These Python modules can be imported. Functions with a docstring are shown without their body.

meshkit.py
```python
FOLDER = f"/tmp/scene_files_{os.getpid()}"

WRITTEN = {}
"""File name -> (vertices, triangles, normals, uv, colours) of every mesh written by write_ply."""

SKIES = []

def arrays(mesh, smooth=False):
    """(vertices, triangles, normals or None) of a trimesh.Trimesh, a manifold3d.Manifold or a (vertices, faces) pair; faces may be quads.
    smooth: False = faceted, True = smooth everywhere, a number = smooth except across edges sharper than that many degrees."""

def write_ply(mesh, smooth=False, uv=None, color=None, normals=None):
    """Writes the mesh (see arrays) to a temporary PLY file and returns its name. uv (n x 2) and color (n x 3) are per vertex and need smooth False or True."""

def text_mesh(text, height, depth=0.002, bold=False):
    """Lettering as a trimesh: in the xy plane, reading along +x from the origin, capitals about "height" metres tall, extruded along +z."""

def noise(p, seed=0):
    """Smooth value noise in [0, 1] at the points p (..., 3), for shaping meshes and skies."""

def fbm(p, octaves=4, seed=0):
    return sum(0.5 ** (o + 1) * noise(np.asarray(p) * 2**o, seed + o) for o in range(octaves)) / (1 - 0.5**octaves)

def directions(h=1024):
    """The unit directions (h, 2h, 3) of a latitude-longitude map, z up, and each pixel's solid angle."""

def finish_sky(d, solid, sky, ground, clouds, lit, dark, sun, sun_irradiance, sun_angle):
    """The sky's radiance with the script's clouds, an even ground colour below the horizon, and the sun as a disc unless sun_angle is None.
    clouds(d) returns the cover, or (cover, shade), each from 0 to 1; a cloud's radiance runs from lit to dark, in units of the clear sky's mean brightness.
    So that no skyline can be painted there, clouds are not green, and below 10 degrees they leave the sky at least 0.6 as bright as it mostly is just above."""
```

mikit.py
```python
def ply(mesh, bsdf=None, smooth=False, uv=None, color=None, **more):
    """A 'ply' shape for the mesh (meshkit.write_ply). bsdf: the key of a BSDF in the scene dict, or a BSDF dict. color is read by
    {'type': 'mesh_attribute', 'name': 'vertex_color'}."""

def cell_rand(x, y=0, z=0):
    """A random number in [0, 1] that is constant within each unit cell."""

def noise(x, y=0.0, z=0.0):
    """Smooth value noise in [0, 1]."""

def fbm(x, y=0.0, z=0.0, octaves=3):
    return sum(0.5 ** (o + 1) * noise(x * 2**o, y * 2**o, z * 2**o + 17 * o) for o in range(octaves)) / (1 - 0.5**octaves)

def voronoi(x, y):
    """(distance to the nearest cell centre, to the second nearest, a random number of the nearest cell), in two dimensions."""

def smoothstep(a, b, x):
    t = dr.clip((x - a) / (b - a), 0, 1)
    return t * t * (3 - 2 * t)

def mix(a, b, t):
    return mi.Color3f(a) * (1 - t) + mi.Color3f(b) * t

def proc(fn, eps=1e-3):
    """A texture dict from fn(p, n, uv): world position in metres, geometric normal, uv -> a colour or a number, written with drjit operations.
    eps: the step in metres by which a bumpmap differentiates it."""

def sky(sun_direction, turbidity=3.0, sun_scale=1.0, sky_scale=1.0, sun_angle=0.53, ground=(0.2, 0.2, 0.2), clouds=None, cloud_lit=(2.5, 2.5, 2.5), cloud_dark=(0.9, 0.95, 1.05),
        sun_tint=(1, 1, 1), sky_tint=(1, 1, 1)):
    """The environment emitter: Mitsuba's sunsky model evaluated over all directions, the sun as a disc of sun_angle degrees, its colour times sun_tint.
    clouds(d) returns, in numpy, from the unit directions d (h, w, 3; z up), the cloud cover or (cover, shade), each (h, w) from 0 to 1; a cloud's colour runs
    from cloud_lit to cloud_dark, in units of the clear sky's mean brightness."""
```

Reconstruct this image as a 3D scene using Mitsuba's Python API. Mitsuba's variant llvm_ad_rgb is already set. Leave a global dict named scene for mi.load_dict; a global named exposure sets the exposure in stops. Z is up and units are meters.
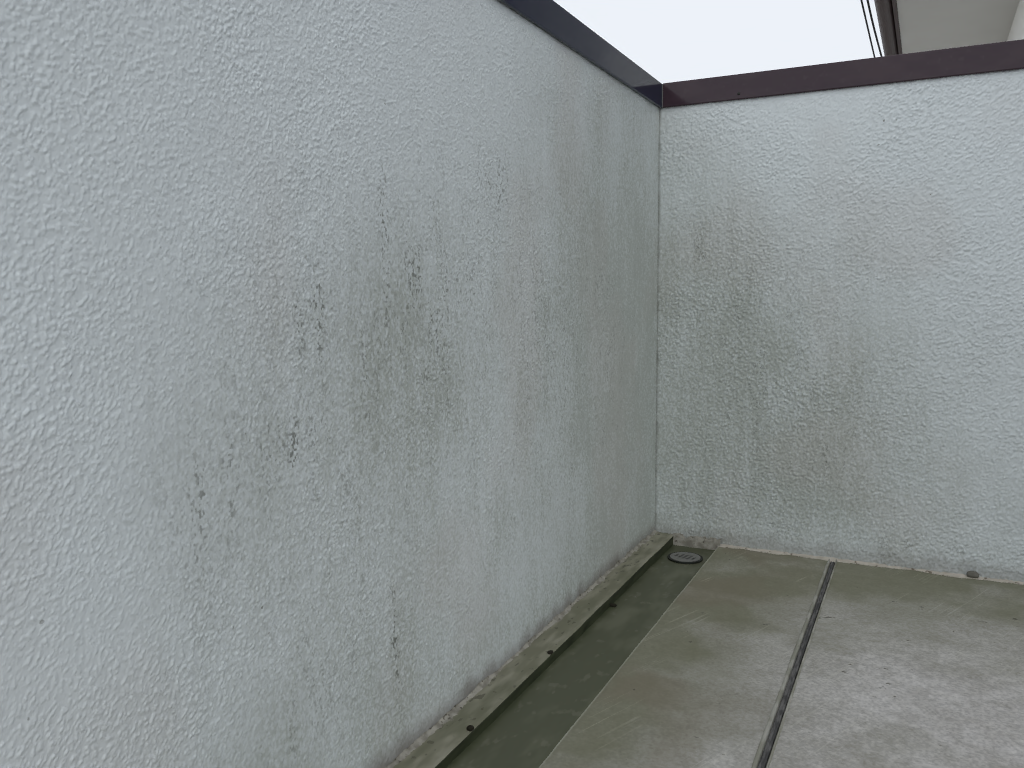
import math, random
import numpy as np
import trimesh, manifold3d as m3
import mitsuba as mi
import drjit as dr
import mikit, meshkit
from mikit import noise, fbm, smoothstep, mix, proc, voronoi, cell_rand
from scipy.signal import fftconvolve
from scipy.ndimage import gaussian_filter, map_coordinates

rng = np.random.default_rng(7)
random.seed(7)
scene, labels = {}, {}
Tf = mi.ScalarTransform4f

# ------------------------------------------------------------------ camera, sky, exposure
CAM = np.array([0.621, -2.0856, 0.6482])
FWD = np.array([-0.44401526, 0.88913997, -0.11081774])
UP = np.array([-0.04152475, 0.1031257, 0.99380118])
scene['camera'] = {
    'type': 'thinlens', 'aperture_radius': 0.0004, 'focus_distance': 1.55, 'fov': 63.3194, 'fov_axis': 'x', 'near_clip': 0.02, 'far_clip': 2000.0,
    'to_world': Tf().look_at(origin=CAM.tolist(), target=(CAM + FWD).tolist(), up=UP.tolist()),
}
exposure = 2.06
scene['sky'] = mikit.sky((0.62, -0.80, 0.75), turbidity=3, sun_scale=0.09, sun_angle=50, sun_tint=(0.78, 1.0, 1.28), clouds=lambda d: 1.0,
                         cloud_lit=(2.38, 2.5, 2.66), ground=(0.2, 0.2, 0.2))

H = 1.10            # wall face height up to the underside of the coping
HC = 0.059          # coping face height
SOF = 2.60          # soffit height
HX = 1.10           # house wall plane


# ------------------------------------------------------------------ helpers
def put(key, mesh, bsdf, smooth=False, **kw):
    scene[key] = mikit.ply(mesh, bsdf, smooth=smooth, **kw)
    return key


def tag(key, label=None, cat=None, group=None, kind=None):
    d = labels.setdefault(key, {})
    if label: d['label'] = label
    if cat: d['category'] = cat
    if group: d['group'] = group
    if kind: d['kind'] = kind


def box(x0, x1, y0, y1, z0, z1):
    m = trimesh.creation.box((x1 - x0, y1 - y0, z1 - z0))
    m.apply_translation(((x0 + x1) / 2, (y0 + y1) / 2, (z0 + z1) / 2))
    return m


def rbox(x0, x1, y0, y1, z0, z1, r=0.003):
    pts = [m3.Manifold.sphere(r, 12).translate((x, y, z)) for x in (x0 + r, x1 - r) for y in (y0 + r, y1 - r) for z in (z0 + r, z1 - r)]
    return m3.Manifold.batch_hull(pts)


def grid(P, flip=False):
    """P: (rows, cols, 3) points -> open quad sheet."""
    r, c = P.shape[:2]
    i = np.arange(r * c).reshape(r, c)
    q = np.stack([i[:-1, :-1], i[:-1, 1:], i[1:, 1:], i[1:, :-1]], -1).reshape(-1, 4)
    f = np.vstack([q[:, [0, 1, 2]], q[:, [0, 2, 3]]])
    if flip: f = f[:, ::-1]
    return trimesh.Trimesh(P.reshape(-1, 3), f, process=False)


def tube(points, radius, n=8):
    pts = np.asarray(points, float)
    t = np.gradient(pts, axis=0)
    t /= np.linalg.norm(t, axis=1, keepdims=True)
    a = np.cross(t, [0.31, 0.2, 0.93]); a /= np.linalg.norm(a, axis=1, keepdims=True)
    b = np.cross(t, a)
    ang = np.linspace(0, 2 * np.pi, n + 1)
    P = pts[:, None] + radius * (np.cos(ang)[None, :, None] * a[:, None] + np.sin(ang)[None, :, None] * b[:, None])
    return grid(P)


# ------------------------------------------------------------------ sprayed stucco relief
STEP = 0.001


def spatter(width, height, seed, size=1.0, amp=1.0):
    """A height map (metres) of sprayed stucco over width x height, at STEP spacing: droplets of many sizes, run a little downwards."""
    g = np.random.default_rng(seed)
    nu, nv = int(width / STEP) + 1, int(height / STEP) + 1
    out = np.zeros((nv, nu))
    kr = 10
    yy, xx = np.mgrid[-kr:kr + 1, -kr:kr + 1] * STEP
    for k in range(9):
        s = size * g.uniform(0.0012, 0.0022)
        el = g.uniform(1.0, 1.3)
        th = g.uniform(0, np.pi)                     # lean of the droplets
        a, b = xx * np.cos(th) - yy * np.sin(th), xx * np.sin(th) + yy * np.cos(th)
        ker = np.exp(-0.5 * ((a / s) ** 2 + (b / (s * el)) ** 2))
        imp = (g.random((nv, nu)) < STEP * STEP / (60e-5 * size ** 2)) * g.gamma(2.0, 0.55, (nv, nu))
        out += fftconvolve(imp, ker, mode='same')
    h = 1 - np.exp(-1.25 * np.clip(out, 0, None))
    h = h - 0.25 * gaussian_filter(h, 0.012 / STEP)
    fine = gaussian_filter(g.normal(size=(nv, nu)), 1.0)
    soft = gaussian_filter(g.normal(size=(nv, nu)), 22); soft /= soft.std()
    vary = gaussian_filter(g.normal(size=(nv, nu)), 45); vary /= vary.std()
    h = h * np.clip(0.92 + 0.20 * vary, 0.35, 1.3)
    return 0.0026 * size * amp * 1.2 * h + 0.00005 * fine / fine.std() + 0.0003 * soft


def sample(hm, u, v):
    return map_coordinates(hm, [v / STEP, u / STEP], order=1, mode='nearest')


# ------------------------------------------------------------------ materials
def bsdf(key, d):
    scene[key] = d
    return key


def principled(color, rough=0.8, spec=0.3, **kw):
    c = color if isinstance(color, dict) else {'type': 'rgb', 'value': list(color)}
    return {'type': 'twosided', 'b': {'type': 'principled', 'base_color': c, 'roughness': rough, 'specular': spec, **kw}}


def blobs(a, z, table):
    """Soft patches of grime and painted shade at (position along the wall, height, half width, half height, strength)."""
    s = mi.Float(0.0)
    for (a0, z0, wa, wz, k) in table:
        s += k * dr.exp(-(dr.square((a - a0) / wa) + dr.square((z - z0) / wz)))
    return s


LEFT_GRIME_SHADE = [(-1.30, 0.58, 0.20, 0.16, 0.38), (-1.12, 0.58, 0.16, 0.18, 0.34), (-1.48, 0.42, 0.09, 0.16, 0.36), (-1.20, 0.36, 0.36, 0.30, 0.42),
              (-0.75, 0.42, 0.40, 0.40, 0.46), (-0.16, 0.45, 0.45, 0.85, 1.25), (-0.62, 0.80, 0.34, 0.22, 0.30), (-1.45, 0.12, 0.25, 0.14, 0.36), (-0.80, 0.05, 0.9, 0.07, 0.40), (-1.2, 0.16, 0.25, 0.16, 0.26)]  # the broad patch by the corner is shade put into the stucco colour
LEFT_SPECKS = [(-1.335, 0.625, 0.035, 0.04, 0.75), (-1.10, 0.63, 0.12, 0.10, 0.28), (-1.20, 0.77, 0.012, 0.05, 0.5), (-0.90, 0.82, 0.06, 0.05, 0.35), (-1.40, 0.48, 0.06, 0.03, 0.55),
               (-1.50, 0.44, 0.05, 0.08, 0.35), (-1.195, 0.18, 0.012, 0.10, 0.7), (-1.12, 0.70, 0.02, 0.03, 0.5), (-1.28, 0.52, 0.26, 0.26, 0.26), (-0.70, 0.45, 0.35, 0.35, 0.18), (-1.4, 0.15, 0.2, 0.15, 0.22), (-1.0, 0.72, 0.5, 0.22, 0.10), (-0.4, 0.5, 0.4, 0.5, 0.16)]
END_GRIME = [(0.0, 0.45, 0.05, 0.6, 0.35), (0.05, 0.50, 0.16, 0.60, 0.58), (0.18, 0.60, 0.12, 0.30, 0.42), (0.26, 0.36, 0.18, 0.30, 0.48), (0.42, 0.20, 0.14, 0.16, 0.36),
             (0.42, 0.48, 0.22, 0.40, 0.44), (0.12, 0.12, 0.2, 0.16, 0.42), (0.68, 0.16, 0.34, 0.18, 0.42), (0.62, 0.44, 0.28, 0.30, 0.28), (0.4, 0.02, 0.9, 0.05, 0.30)]
END_SPECKS = [(0.10, 0.70, 0.06, 0.10, 0.30), (0.24, 0.48, 0.20, 0.34, 0.26), (0.42, 0.22, 0.06, 0.08, 0.35), (0.45, 0.45, 0.15, 0.30, 0.14), (0.25, 0.28, 0.03, 0.10, 0.25), (0.5, 0.05, 0.6, 0.03, 0.3)]
WALL_CLEAN = (0.715, 0.757, 0.775)


def wall_color(axis, table, specks, clean=WALL_CLEAN):
    def fn(p, n, uv):
        a = p.x if axis == 0 else p.y
        z = p.z
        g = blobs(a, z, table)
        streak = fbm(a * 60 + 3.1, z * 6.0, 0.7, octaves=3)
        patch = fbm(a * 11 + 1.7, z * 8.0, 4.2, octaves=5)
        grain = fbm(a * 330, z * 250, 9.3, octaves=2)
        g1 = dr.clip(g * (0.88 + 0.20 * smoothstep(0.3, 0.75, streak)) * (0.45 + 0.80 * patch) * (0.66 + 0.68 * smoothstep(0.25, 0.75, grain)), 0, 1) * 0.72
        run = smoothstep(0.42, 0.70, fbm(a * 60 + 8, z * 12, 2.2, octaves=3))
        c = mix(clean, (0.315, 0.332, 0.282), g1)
        warm = smoothstep(0.52, 0.75, fbm(a * 5 + 20, z * 4, 1.1, octaves=3))
        c = mix(c, (0.54, 0.49, 0.46), 0.18 * warm)
        sp = blobs(a, z, specks)
        dots = smoothstep(0.50, 0.74, (0.6 * noise(a * 430, z * 330, 1.3) + 0.4 * noise(a * 190, z * 140, 8.3))) * dr.clip(sp * (0.45 + 1.0 * run), 0, 1)
        c = mix(c, (0.11, 0.115, 0.095), dr.clip(dots, 0, 0.7))
        rare = smoothstep(0.80, 0.86, fbm(a * 120 + 5, z * 95, 6.6, octaves=2)) * smoothstep(0.5, 0.7, fbm(a * 7, z * 6, 3.3, octaves=2))
        c = mix(c, (0.16, 0.16, 0.14), 0.7 * rare)
        seam = smoothstep(0.010, 0.0015, dr.abs(a) + 0.006 * fbm(z * 40, 3.0, 1.0, octaves=3))
        c = mix(c, (0.17, 0.175, 0.15), 0.6 * seam)           # darker line along the corner joint
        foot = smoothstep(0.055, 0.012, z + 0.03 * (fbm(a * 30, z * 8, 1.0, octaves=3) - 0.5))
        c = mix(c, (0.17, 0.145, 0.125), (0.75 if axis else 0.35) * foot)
        return c
    return proc(fn)


bsdf('stucco_left', principled(wall_color(1, LEFT_GRIME_SHADE, LEFT_SPECKS), 0.62, 0.35))
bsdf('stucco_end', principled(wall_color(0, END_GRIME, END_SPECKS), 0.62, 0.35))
bsdf('render_plain', principled((0.62, 0.65, 0.66), 0.85, 0.2))


def coping_color(p, n, uv):
    d = fbm(p.x * 14, p.y * 14, p.z * 30, octaves=4)
    c = mix((0.040, 0.020, 0.030), (0.049, 0.027, 0.036), smoothstep(0.35, 0.7, d))
    dust = smoothstep(0.62, 0.8, fbm(p.x * 90, p.y * 90, p.z * 60, octaves=3))
    return mix(c, (0.16, 0.14, 0.135), 0.07 * dust)


def coping_rough(p, n, uv):
    return 0.07 + 0.07 * fbm(p.x * 20, p.y * 20, p.z * 40, octaves=3)


bsdf('coping_metal', principled(proc(coping_color), proc(coping_rough), 0.4))
bsdf('coping_reflection_blue', principled(proc(lambda p, n, uv: mix((0.015, 0.019, 0.042), (0.021, 0.025, 0.050), fbm(p.x * 14, p.y * 9, p.z * 30, octaves=4))), proc(coping_rough), 0.45))  # navy base colour paints in the dark reflection on the left coping
bsdf('brown_metal', principled((0.050, 0.030, 0.030), 0.5, 0.35))
bsdf('seal_pale', principled((0.15, 0.145, 0.15), 0.7, 0.3))


def floor_color(p, n, uv):
    x, y = p.x, p.y
    wx, wy = x + 0.05 * fbm(x * 6, y * 6, 2.0), y + 0.05 * fbm(x * 5, y * 9, 5.0)
    stroke = fbm(wx * 22, wy * 60, 0.4, octaves=4)            # trowel strokes across the balcony
    patch = fbm(wx * 12 + 4, wy * 13, 3.0, octaves=5)
    fine = fbm(x * 260, y * 260, 1.0, octaves=2)
    mott = fbm(x * 70, y * 70, 6.0, octaves=3)
    c = mix((0.33, 0.312, 0.288), (0.52, 0.498, 0.485), smoothstep(0.20, 0.80, 0.25 * stroke + 0.40 * patch + 0.35 * mott))
    c = c * (0.74 + 0.52 * fine)
    damp = dr.clip(dr.exp(-dr.square((x - 0.15) / 0.26)) * 0.95 + dr.exp(-dr.square(y / 0.34)) * 0.90, 0, 1)
    green = dr.clip(damp * (0.48 + 0.95 * (fbm(x * 9, y * 11, 7.0, octaves=5) - 0.12) + 0.4 * mott) + 0.25 * smoothstep(0.5, 0.75, fbm(x * 5, y * 6, 11.0, octaves=4)), 0, 1)
    c = mix(c, (0.156, 0.154, 0.094), 0.84 * green)
    brown = smoothstep(0.50, 0.70, fbm(x * 9 + 30, y * 6, 4.0, octaves=4)) * dr.exp(-dr.square((x - 0.22) / 0.14))
    c = mix(c, (0.19, 0.16, 0.115), 0.5 * brown)
    su, sv = x * 0.93 - y * 0.37, x * 0.37 + y * 0.93
    scr = smoothstep(0.80, 0.90, noise(su * 420, sv * 5.0, 3.0)) * smoothstep(0.45, 0.7, fbm(x * 10, y * 8, 19.0))
    c = mix(c, (0.56, 0.54, 0.48), 0.20 * scr)                 # scuffs and scratches
    edge_light = dr.exp(-dr.square((x - 0.170) / 0.0022)) * (0.3 + 0.7 * fbm(y * 12, 1.0, 2.0, octaves=3))
    c = mix(c, (0.50, 0.48, 0.42), 0.7 * dr.clip(edge_light, 0, 1))  # light caught on the panel edge, put into its colour
    spot = smoothstep(0.745, 0.82, fbm(x * 55, y * 70, 5.5, octaves=3))
    c = mix(c, (0.08, 0.072, 0.055), 0.75 * spot)
    return c


def floor_bump(p, n, uv):
    return fbm(p.x * 140, p.y * 200, 0.0, octaves=3)


bsdf('screed', {'type': 'twosided', 'b': {'type': 'bumpmap', 'arbitrary': {**proc(floor_bump, eps=8e-4)}, 'scale': 0.0010,
                                          'bsdf': {'type': 'principled', 'base_color': proc(floor_color), 'roughness': 0.85, 'specular': 0.2}}})


def channel_color(p, n, uv):
    a = fbm(p.x * 22, p.y * 9, 1.0, octaves=4)
    c = mix((0.076, 0.080, 0.047), (0.115, 0.117, 0.076), smoothstep(0.3, 0.7, a))
    c = mix(c, (0.17, 0.16, 0.12), 0.3 * smoothstep(0.66, 0.82, fbm(p.x * 70, p.y * 40, 3.0, octaves=3)))
    c = mix(c, (0.055, 0.062, 0.034), 0.6 * dr.exp(-dr.square(p.y / 0.12)))
    edge = smoothstep(0.016, 0.0, p.x - 0.053 + 0.012 * (fbm(p.y * 40, 2.0, 3.0) - 0.5))
    return mix(c, (0.04, 0.05, 0.022), 0.75 * edge)


bsdf('channel_coat', principled(proc(channel_color), 0.45, 0.45))


def kerb_color(p, n, uv):
    a = fbm(p.x * 60, p.y * 16, p.z * 40, octaves=4)
    c = mix((0.17, 0.166, 0.115), (0.27, 0.258, 0.20), smoothstep(0.3, 0.7, a))
    c = mix(c, (0.125, 0.128, 0.082), 0.45 * smoothstep(0.48, 0.7, fbm(p.x * 30 + 7, p.y * 11, 2.0, octaves=3)))
    return mix(c, (0.09, 0.085, 0.06), 0.7 * smoothstep(0.72, 0.82, fbm(p.x * 110, p.y * 70, 5.0, octaves=2)))


bsdf('kerb_shadow_green', principled(proc(lambda p, n, uv: mix((0.016, 0.020, 0.009), (0.045, 0.052, 0.026), fbm(p.y * 25, p.z * 90, 1.0, octaves=3))), 0.5, 0.4))  # shadow line of the kerb face, painted as a near-black green
bsdf('kerb_mortar', principled(proc(kerb_color), 0.75, 0.3))


def mortar_color(p, n, uv):
    a = fbm(p.x * 80, p.y * 80, p.z * 80, octaves=4)
    c = mix((0.21, 0.195, 0.165), (0.35, 0.33, 0.285), smoothstep(0.3, 0.65, a))
    return mix(c, (0.08, 0.07, 0.05), 0.8 * smoothstep(0.66, 0.76, fbm(p.x * 150, p.y * 150, p.z * 150, octaves=2)))


bsdf('pale_mortar', principled(proc(lambda p, n, uv: mix(mix((0.42, 0.38, 0.32), (0.62, 0.57, 0.50), fbm(p.x * 60, p.y * 60, p.z * 60, octaves=3)), (0.12, 0.09, 0.06), 0.8 * smoothstep(0.62, 0.74, fbm(p.x * 130, p.y * 90, p.z * 90, octaves=2)))), 0.85, 0.2))
bsdf('base_mortar', principled(proc(mortar_color), 0.85, 0.2))


def strip_color(p, n, uv):
    a = fbm(p.x * 300, p.y * 55, 1.0, octaves=3)
    return mix((0.055, 0.052, 0.052), (0.125, 0.118, 0.115), smoothstep(0.3, 0.7, a))


bsdf('joint_rubber', principled(proc(strip_color), 0.6, 0.35))
bsdf('joint_lip', principled(proc(lambda p, n, uv: mix((0.24, 0.232, 0.19), (0.34, 0.328, 0.29), smoothstep(0.35, 0.65, fbm(p.x * 90, p.y * 30, 2.0, octaves=3)))), 0.7, 0.3))
bsdf('drain_metal', {'type': 'twosided', 'b': {'type': 'principled', 'base_color': {'type': 'rgb', 'value': [0.19, 0.187, 0.175]}, 'roughness': 0.55, 'metallic': 0.25, 'specular': 0.5}})
bsdf('drain_dark', principled((0.012, 0.013, 0.009), 0.5, 0.4))
bsdf('debris_slot_dark', principled((0.022, 0.02, 0.013), 0.9, 0.2))
bsdf('stone_grey', principled((0.16, 0.15, 0.13), 0.8, 0.3))
bsdf('soffit_board', principled(proc(lambda p, n, uv: mix((0.58, 0.57, 0.54), (0.64, 0.63, 0.60), fbm(p.x * 3, p.y * 3, 1.0, octaves=3))), 0.8, 0.2))
bsdf('house_render', principled((0.74, 0.74, 0.72), 0.85, 0.2))
bsdf('added_wing_dark', principled((0.05, 0.058, 0.095), 0.6, 0.3))
bsdf('window_glass', principled((0.01, 0.012, 0.018), 0.05, 0.6))
bsdf('wire_black', principled((0.02, 0.02, 0.022), 0.6, 0.3))
bsdf('roof_tile', principled((0.10, 0.095, 0.095), 0.7, 0.3))
bsdf('earth', principled((0.30, 0.29, 0.27), 0.95, 0.1))

# ------------------------------------------------------------------ ground far below (first-floor balcony)
put('ground', grid(np.array([[[x, y, -3.2] for x in (-600, 600)] for y in (-600, 600)], float)), 'earth')
tag('ground', 'ground around the house, a storey below the balcony', kind='structure')

# ------------------------------------------------------------------ left parapet wall
Y0 = -3.2
hm = spatter(1.86, H + 0.04, 11, size=0.40, amp=1.05)
ys = np.concatenate([np.arange(-1.80, -1.25, 0.001), np.arange(-1.25, -0.6, 0.0014), np.arange(-0.6, 0.004, 0.0024)])
zs = np.append(np.arange(-0.03, H, 0.00125), H + 0.0005)
Yg, Zg = np.meshgrid(ys, zs)
hh = sample(hm, Yg + 1.85, Zg + 0.03)
trowel = np.exp(-((Yg + 0.10 + 0.5 * (Zg - 0.15)) / 0.03) ** 2 - ((Zg - 0.15) / 0.14) ** 2)   # a trowel sweep near the corner
hh = hh * (1 - 0.5 * np.exp(-(Yg / 0.10) ** 2)) + 0.0012 * trowel
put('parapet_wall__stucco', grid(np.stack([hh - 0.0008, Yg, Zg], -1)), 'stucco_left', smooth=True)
ys2 = np.append(np.arange(Y0, -1.8025, 0.006), -1.7985)
Yg, Zg = np.meshgrid(ys2, np.append(np.arange(-0.03, H, 0.006), H + 0.0005))
h2 = sample(hm, (Yg * 1.0 - Y0) % 1.8, Zg + 0.03)
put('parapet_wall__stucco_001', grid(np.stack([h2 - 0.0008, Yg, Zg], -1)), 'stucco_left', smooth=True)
put('parapet_wall__core', box(-0.13, -0.004, Y0, 0.13, -3.2, H + 0.042), 'render_plain')
tag('parapet_wall', 'long white stucco parapet on the left with grey green mould stains, shade painted towards the corner, coping coloured like a dark reflection', 'wall')


def coping_profile(over):
    """Cross-section (across, up) of a folded metal coping: inner lip, sloped top, outer lip."""
    t = 0.13
    outer = m3.CrossSection([[(-t - over, H), (over, H), (over, H + HC), (-t - over, H + HC + 0.008)]])
    outer = outer.offset(-0.0025, m3.JoinType.Round, 2, 24).offset(0.0025, m3.JoinType.Round, 2, 24)
    hollow = m3.CrossSection([[(-t - over + 0.003, H - 0.02), (over - 0.003, H - 0.02), (over - 0.003, H + HC - 0.006), (-t - over + 0.003, H + HC)]])
    return outer - hollow


PR = 0.0075
cop = coping_profile(PR).extrude(0.13 + PR - Y0)                 # along local z
m = trimesh.Trimesh(*[np.array(x) for x in (cop.to_mesh().vert_properties[:, :3], cop.to_mesh().tri_verts)])
m.apply_transform(np.array([[1, 0, 0, 0], [0, 0, 1, Y0], [0, 1, 0, 0], [0, 0, 0, 1]], float)); m.invert()
put('parapet_wall__coping', m, 'coping_reflection_blue', smooth=25)
tag('parapet_wall__coping', 'glossy metal coping with a dark blue reflection put into its colour')

# ------------------------------------------------------------------ end parapet wall
X1 = 1.75
hm2 = spatter(X1 + 0.01, H + 0.04, 23, size=0.48, amp=1.65)
xs = np.concatenate([np.arange(-0.004, 0.87, 0.0019), np.arange(0.87, X1 - 0.001, 0.006)])
zs = np.arange(-0.03, H + 0.0005, 0.0018)
Xg, Zg = np.meshgrid(xs, zs)
hh = sample(hm2, Xg + 0.004, Zg + 0.03)
# the render swells a little into a foot just above the floor
foot = 0.006 * np.exp(-((Zg - 0.01) / 0.035) ** 2)
put('parapet_wall_001__stucco', grid(np.stack([Xg, -1.0 * hh + 0.0008 - foot, Zg], -1)), 'stucco_end', smooth=True)
put('parapet_wall_001__core', box(-0.003, X1, 0.004, 0.13, -3.2, H + 0.040), 'render_plain')
tag('parapet_wall_001', 'short white stucco parapet at the far end behind the floor drain, brown coping on top', 'wall')
cop = coping_profile(PR).extrude(X1 - PR - 0.0028)
mm = cop.to_mesh()
m = trimesh.Trimesh(np.array(mm.vert_properties[:, :3]), np.array(mm.tri_verts))
m.apply_transform(np.array([[0, 0, 1, PR + 0.0028], [-1, 0, 0, 0], [0, 1, 0, 0], [0, 0, 0, 1]], float))
put('parapet_wall_001__coping', m, 'coping_metal', smooth=25)
tag('parapet_wall_001__coping', 'matt purple brown metal coping')
put('parapet_wall_001__coping_seal', box(PR + 0.0002, PR + 0.0028, -PR + 0.0004, 0.10, H + 0.001, H + HC - 0.002), 'seal_pale')
sc = m3.Manifold.sphere(0.0035, 16).scale((1, 0.45, 1)).translate((0.196, -PR - 0.0002, H + 0.013))
put('parapet_wall_001__coping_screw', sc, 'drain_dark', smooth=True)

# ------------------------------------------------------------------ floor: two screed panels, joint strip, drain channel, kerb
WK, ZK, W1, XJ0, XJ1 = 0.0535, 0.013, 0.169, 0.4385, 0.4495
YE = -0.012          # the panels stop at the mortar line of the end wall


def chan_z(y):
    return -0.0100 + 0.0090 * np.clip(-y / 1.3, 0, 1.6)


def panel(x0, x1, y0, y1, lip_l, lip_r, seed):
    xs = np.concatenate([[x0], np.arange(x0 + 0.002, x0 + 0.03, 0.004), np.arange(x0 + 0.03, x1 - 0.03, 0.012), np.arange(x1 - 0.03, x1 - 0.001, 0.004), [x1]])
    ys = np.arange(y0, y1 + 1e-6, 0.008)
    X, Y = np.meshgrid(xs, ys)
    Z = 0.0022 * (meshkit.fbm(np.stack([X * 6, Y * 7, X * 0 + seed], -1), 4, seed) - 0.5)
    e = X.copy()
    Z -= 0.0022 * np.exp(-(X - x0) / 0.0025)
    Z -= 0.0022 * np.exp(-(x1 - X) / 0.0025)
    wob = 0.0016 * (meshkit.fbm(np.stack([Y * 12, Y * 0, Y * 0 + seed], -1), 4, seed + 3) - 0.5)
    X = X + wob * np.exp(-(X - x0) / 0.01)
    top = np.stack([X, Y, Z], -1)
    skirt_l, skirt_r = top[:, :1].copy(), top[:, -1:].copy()
    skirt_l[..., 2] = -0.03; skirt_r[..., 2] = -0.03
    return grid(np.concatenate([skirt_l, top, skirt_r], 1))


put('floor__panel', panel(W1, XJ0, Y0, YE + 0.03, 0, 0, 3), 'screed', smooth=35)
put('floor__panel_001', panel(XJ1, X1, Y0, YE + 0.03, 0, 0, 5), 'screed', smooth=35)
put('floor__slab', box(-0.005, X1, Y0, 0.004, -0.25, -0.031), 'earth')
tag('floor', 'grey green screed balcony floor', kind='structure')
tag('floor__panel', 'narrow greenish floor panel between drain channel and joint')
tag('floor__panel_001', 'wide pale grey floor panel')

# the joint: a dark strip with a faint ridge, pale trowelled lips on either side
yj = np.arange(Y0, YE + 0.02, 0.006)
prof = [(XJ0 - 0.0005, -0.006), (XJ0 + 0.0015, 0.0006), (XJ0 + 0.0035, 0.0012), (XJ0 + 0.0055, 0.0002), (XJ0 + 0.0075, 0.0012), (XJ1 - 0.0015, 0.0006), (XJ1 + 0.0005, -0.006)]
wv = 0.0008 * (meshkit.fbm(np.stack([yj * 6, yj * 0, yj * 0], -1), 3, 1) - 0.5)
P = np.array([[(x + w, y, z - 0.0006) for (x, z) in prof] for y, w in zip(yj, wv)])
put('floor__joint_strip', grid(P), 'joint_rubber', smooth=40)
tag('floor__joint_strip', 'dark rubbery joint strip between the two floor panels')
for k, (xa, sgn, wd) in enumerate(((XJ0, -1, 0.0075), (XJ1, 1, 0.0040))):
    w = wd * (0.75 + 0.5 * meshkit.fbm(np.stack([yj * 7, yj * 0 + k, yj * 0], -1), 4, 8 + k))
    cols = []
    for t, z in ((0.0, -0.003), (0.10, 0.0012), (0.35, 0.0024), (0.7, 0.0020), (1.0, -0.0010)):
        cols.append(np.stack([xa + sgn * (w * t + 0.0002), yj, z + 0.0006 * (meshkit.fbm(np.stack([yj * 30, yj * 0 + t, yj * 0], -1), 3, 4 + k) - 0.5)], -1))
    put('floor__joint_lip' + ('_001' if k else ''), grid(np.stack(cols, 1), flip=sgn < 0), 'joint_lip', smooth=40)

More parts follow.
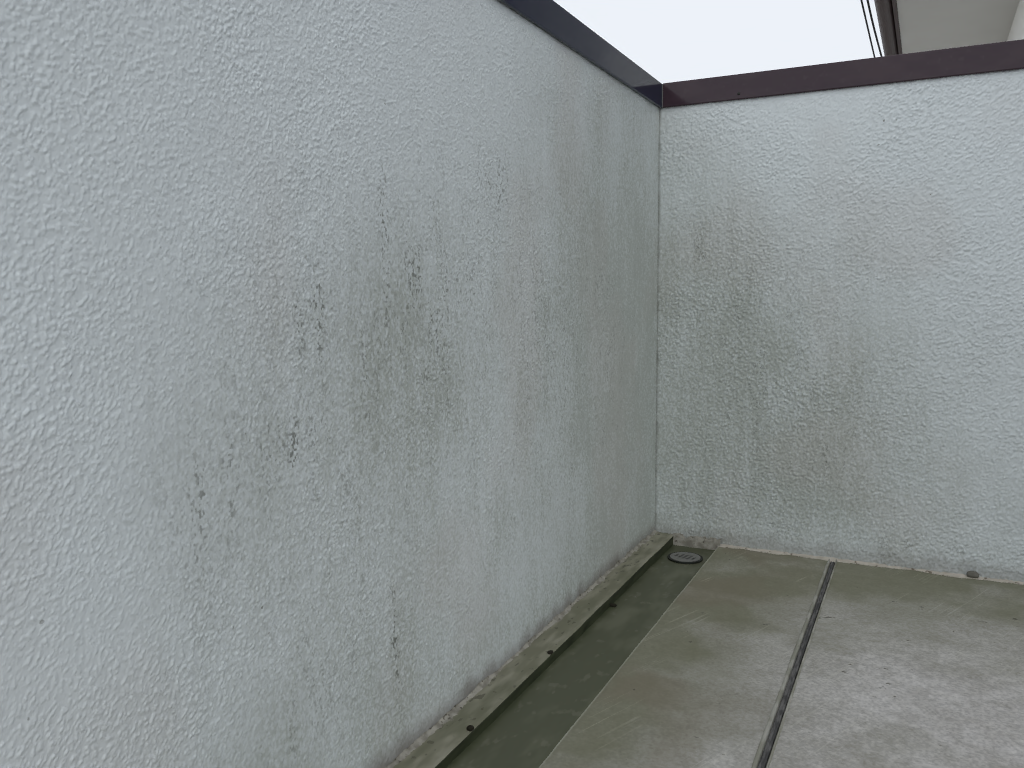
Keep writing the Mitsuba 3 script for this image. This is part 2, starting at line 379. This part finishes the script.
# drain channel
xs = np.linspace(WK - 0.01, W1 + 0.003, 26); ys = np.arange(Y0, 0.004, 0.01)
X, Y = np.meshgrid(xs, ys)
DR = np.array([0.113, -0.123])
Z = chan_z(Y) + 0.0012 * (meshkit.fbm(np.stack([X * 14, Y * 9, X * 0], -1), 3, 2) - 0.5)
put('floor__drain_channel', grid(np.stack([X, Y, Z], -1)), 'channel_coat', smooth=True)
tag('floor__drain_channel', 'dark green smooth drain channel along the left wall')

# kerb along the left wall
yk = np.arange(Y0, 0.003, 0.006)
wob = lambda s, f, a: a * (meshkit.fbm(np.stack([yk * f, yk * 0 + s, yk * 0], -1), 4, int(s)) - 0.5)
cols = []
ex = WK + wob(1, 9, 0.0030)
for i, x in enumerate(np.linspace(-0.004, 1.0, 14)):
    cols.append(np.stack([ex * x if x > 0 else yk * 0 - 0.004, yk, ZK + wob(2 + i * 0.21, 22, 0.0022) + 0.0018 * (1 - x) - (0.0012 if i == 13 else 0)], -1))
face = [cols[-1], np.stack([ex + 0.0014, yk, ZK - 0.003 + 0 * yk], -1), np.stack([ex + 0.0016, yk, -0.03 + 0 * yk], -1)]
put('floor__kerb', grid(np.stack(cols, 1)), 'kerb_mortar', smooth=35)
put('floor__kerb_face', grid(np.stack(face, 1)), 'kerb_shadow_green', smooth=35)
tag('floor__kerb_face', 'upright face of the kerb with its shadow painted blackish green')
tag('floor__kerb', 'low mossy mortar kerb between left wall and drain channel')

# ragged mortar fillets where walls meet kerb and floor
def fillet(length_axis, lo, hi, step, width, height, z0, seed):
    t = np.arange(lo, hi, step)
    n1 = meshkit.fbm(np.stack([t * 17, t * 0, t * 0], -1), 5, seed)
    n2 = meshkit.fbm(np.stack([t * 35, t * 0 + 3, t * 0], -1), 5, seed + 1)
    w, h = width * (0.25 + 1.5 * n1), height * (0.2 + 1.6 * n2)
    cols = []
    for k, a in enumerate(np.linspace(0, np.pi / 2, 8)):
        rough = 0.0010 * (meshkit.fbm(np.stack([t * 160, t * 0 + k * 0.9, t * 0], -1), 3, seed + 2) - 0.5)
        c, s = 1 - np.sin(a), 1 - np.cos(a)
        o, z = w * s * 1.0 + rough, z0 + h * c + rough
        o, z = np.maximum(o, -0.002), z
        cols.append(np.stack([o, t, z], -1) if length_axis == 1 else np.stack([t, -o, z], -1))
    cols.append(np.stack([w + 0.001, t, 0 * t + z0 - 0.006], -1) if length_axis == 1 else np.stack([t, -w - 0.001, 0 * t + z0 - 0.006], -1))
    return grid(np.stack(cols, 1), flip=length_axis == 0)


put('parapet_wall__base_mortar', fillet(1, Y0, 0.0, 0.0018, 0.0135, 0.0060, ZK + 0.0006, 31), 'base_mortar', smooth=50)
tag('parapet_wall__base_mortar', 'ragged beige mortar line at the foot of the left wall')
put('parapet_wall_001__base_mortar', fillet(0, 0.172, X1, 0.0018, 0.0185, 0.006, 0.0010, 41), 'pale_mortar', smooth=50)
tag('parapet_wall_001__base_mortar', 'pale mortar bead along the foot of the end wall')
# crumbled mortar lump closing the end of the channel
t = np.linspace(0.045, 0.176, 90); s = np.linspace(0, 1, 26)
Tg, Sg = np.meshgrid(t, s)
nz = meshkit.fbm(np.stack([Tg * 90, Sg * 2.2, Tg * 0], -1), 5, 51)
depth = 0.030 + 0.012 * (meshkit.fbm(np.stack([t * 40, t * 0, t * 0], -1), 4, 52) - 0.5)
Zt = 0.016 + 0.016 * (nz - 0.5) - 0.040 * np.clip(Sg - 0.82, 0, 1) / 0.18 * 0.9
for (hx, hs, r) in ((0.082, 0.45, 0.006), (0.103, 0.62, 0.004), (0.140, 0.5, 0.005)):
    Zt -= 0.016 * np.exp(-(((Tg - hx) / r) ** 2 + ((Sg - hs) * 0.03 / r) ** 2))
put('parapet_wall_001__mortar_lump', grid(np.stack([Tg, -Sg * depth[None, :] + 0.003, Zt], -1), flip=True), 'base_mortar', smooth=50)
tag('parapet_wall_001__mortar_lump', 'pitted crumbling mortar at the end of the drain channel')

# ------------------------------------------------------------------ floor drain
dz = float(chan_z(DR[1]))
rim = m3.CrossSection.circle(0.0425, 64) - m3.CrossSection.circle(0.0375, 64)
rim = m3.Manifold.extrude(rim, 0.0045).translate((DR[0], DR[1], dz - 0.0005))
put('floor_drain__rim', rim, 'drain_dark', smooth=30)
plate = m3.CrossSection.circle(0.0368, 64)
for k in range(-2, 3):
    ln = (0.034, 0.031, 0.020)[abs(k)]
    bar = m3.CrossSection.square((0.0048, ln), True).translate((k * 0.0112, 0.0)).offset(0.0006, m3.JoinType.Round, 2, 12)
    plate = plate - bar
plate = m3.Manifold.extrude(plate, 0.004).translate((0, 0, 0.001)) .rotate((0, 0, -14)).translate((DR[0], DR[1], dz))
put('floor_drain__grate', plate, 'drain_metal', smooth=30)
put('floor_drain__slot_shade', m3.Manifold.extrude(m3.CrossSection.circle(0.0372, 48), 0.0004).translate((DR[0], DR[1], dz + 0.0004)), 'debris_slot_dark')  # near-black disc paints the shade seen through the slots
tag('floor_drain', 'round slotted metal drain in the green channel by the corner', 'drain')

# ------------------------------------------------------------------ little debris
def lump(key, pos, r, sq, mat, seed):
    s = trimesh.creation.icosphere(3, 1.0)
    d = meshkit.fbm(s.vertices * 1.4 + seed, 3, seed)
    s.vertices *= (0.65 + 0.7 * d)[:, None]
    s.vertices *= np.array(sq) * r
    s.apply_translation(pos)
    put(key, s, mat, smooth=True)


lump('dirt_clump', (0.0500, -1.088, ZK + 0.003), 0.0055, (1.1, 0.8, 0.7), 'debris_slot_dark', 3)
tag('dirt_clump', 'black clump of dirt on the kerb edge nearest the bottom of the picture', 'dirt')
lump('dirt_clump_001', (0.0585, -0.50, float(chan_z(-0.5)) + 0.003), 0.0065, (1.5, 0.8, 0.6), 'debris_slot_dark', 5)
tag('dirt_clump_001', 'dark scrap of dirt lying in the channel halfway to the drain', 'dirt')
lump('dirt_clump_002', (0.050, -0.80, ZK + 0.001), 0.005, (1.0, 1.4, 0.5), 'debris_slot_dark', 8)
tag('dirt_clump_002', 'flat dark speck of dirt on the kerb edge between the other two', 'dirt')
lump('pebble', (0.737, -0.012, 0.007), 0.0105, (1.25, 0.7, 0.85), 'stone_grey', 12)
tag('pebble', 'small grey pebble against the foot of the end wall on the right', 'pebble')

# ------------------------------------------------------------------ the house beyond: wall, soffit, fascia, rain gutter, window
HY0, HY1 = 2.6, 14.0
put('house__wall', box(HX, HX + 6, HY0, HY1, -3.2, SOF + 0.05), 'house_render')
put('house__soffit', box(0.345, HX + 6, HY0, HY1 + 0.6, SOF, SOF + 0.03), 'soffit_board')
put('house__fascia', rbox(0.318, 0.344, HY0, HY1 + 0.6, SOF - 0.012, SOF + 0.16, 0.003), 'brown_metal', smooth=30)
# half-round rain gutter hung on the fascia
ang = np.linspace(np.pi, 2 * np.pi, 17)
R = 0.058
cs = m3.CrossSection([[(R * math.cos(a), R * math.sin(a)) for a in ang] + [((R - 0.003) * math.cos(a), (R - 0.003) * math.sin(a)) for a in ang[::-1]]])
gm = cs.extrude(HY1 - HY0 + 0.6).to_mesh()
m = trimesh.Trimesh(np.array(gm.vert_properties[:, :3]), np.array(gm.tri_verts))
m.apply_transform(np.array([[1, 0, 0, 0.259], [0, 0, 1, HY0], [0, 1, 0, SOF + 0.045], [0, 0, 0, 1]], float)); m.invert()
put('house__rain_gutter', m, 'brown_metal', smooth=30)
rf = m3.Manifold.extrude(m3.CrossSection([[(0.20, SOF + 0.11), (3.6, SOF + 1.5), (3.6, SOF + 1.65), (0.20, SOF + 0.18)]]), HY1 - HY0 + 1.3).to_mesh()
m = trimesh.Trimesh(np.array(rf.vert_properties[:, :3]), np.array(rf.tri_verts))
m.apply_transform(np.array([[1, 0, 0, 0], [0, 0, 1, HY0 - 0.65], [0, 1, 0, 0], [0, 0, 0, 1]], float)); m.invert()
put('house__roof', m, 'roof_tile')
# unseen dark block on the right, added to shade the corner and coping reflection
WX = 1.75
put('house__added_wing', box(WX, WX + 5, -0.95, HY0 + 0.02, -3.2, 4.0), 'added_wing_dark')
tag('house', 'house rising past the end wall at upper right, grey soffit and brown eaves', 'house')

# ------------------------------------------------------------------ overhead wires
def wire(key, x, z, sag, label, r=0.010, wob=0.0, dx=0.0):
    y = np.linspace(-6, 46, 120)
    u = (y + 6) / 52
    zz = z - 4 * sag * u * (1 - u)
    xx = x + dx * u + wob * np.sin(u * 40)
    put(key, tube(np.stack([xx, y, zz], -1), r, 8), 'wire_black', smooth=True)
    tag(key, label, 'wire', None)


wire('overhead_wire', 0.621 - 0.252 * 3.0, 0.648 + 3.0 + 0.05, 0.05, 'thin black overhead wire farthest left from the eaves')
wire('overhead_wire_001', 0.621 - 0.222 * 3.2, 0.648 + 3.2, 0.06, 'slightly kinked overhead wire between the outer wire and the rain gutter', 0.012, 0.02)
wire('overhead_wire_002', 0.621 - 0.206 * 3.0, 0.648 + 3.0, 0.05, 'black overhead wire nearest the brown eaves', 0.008)
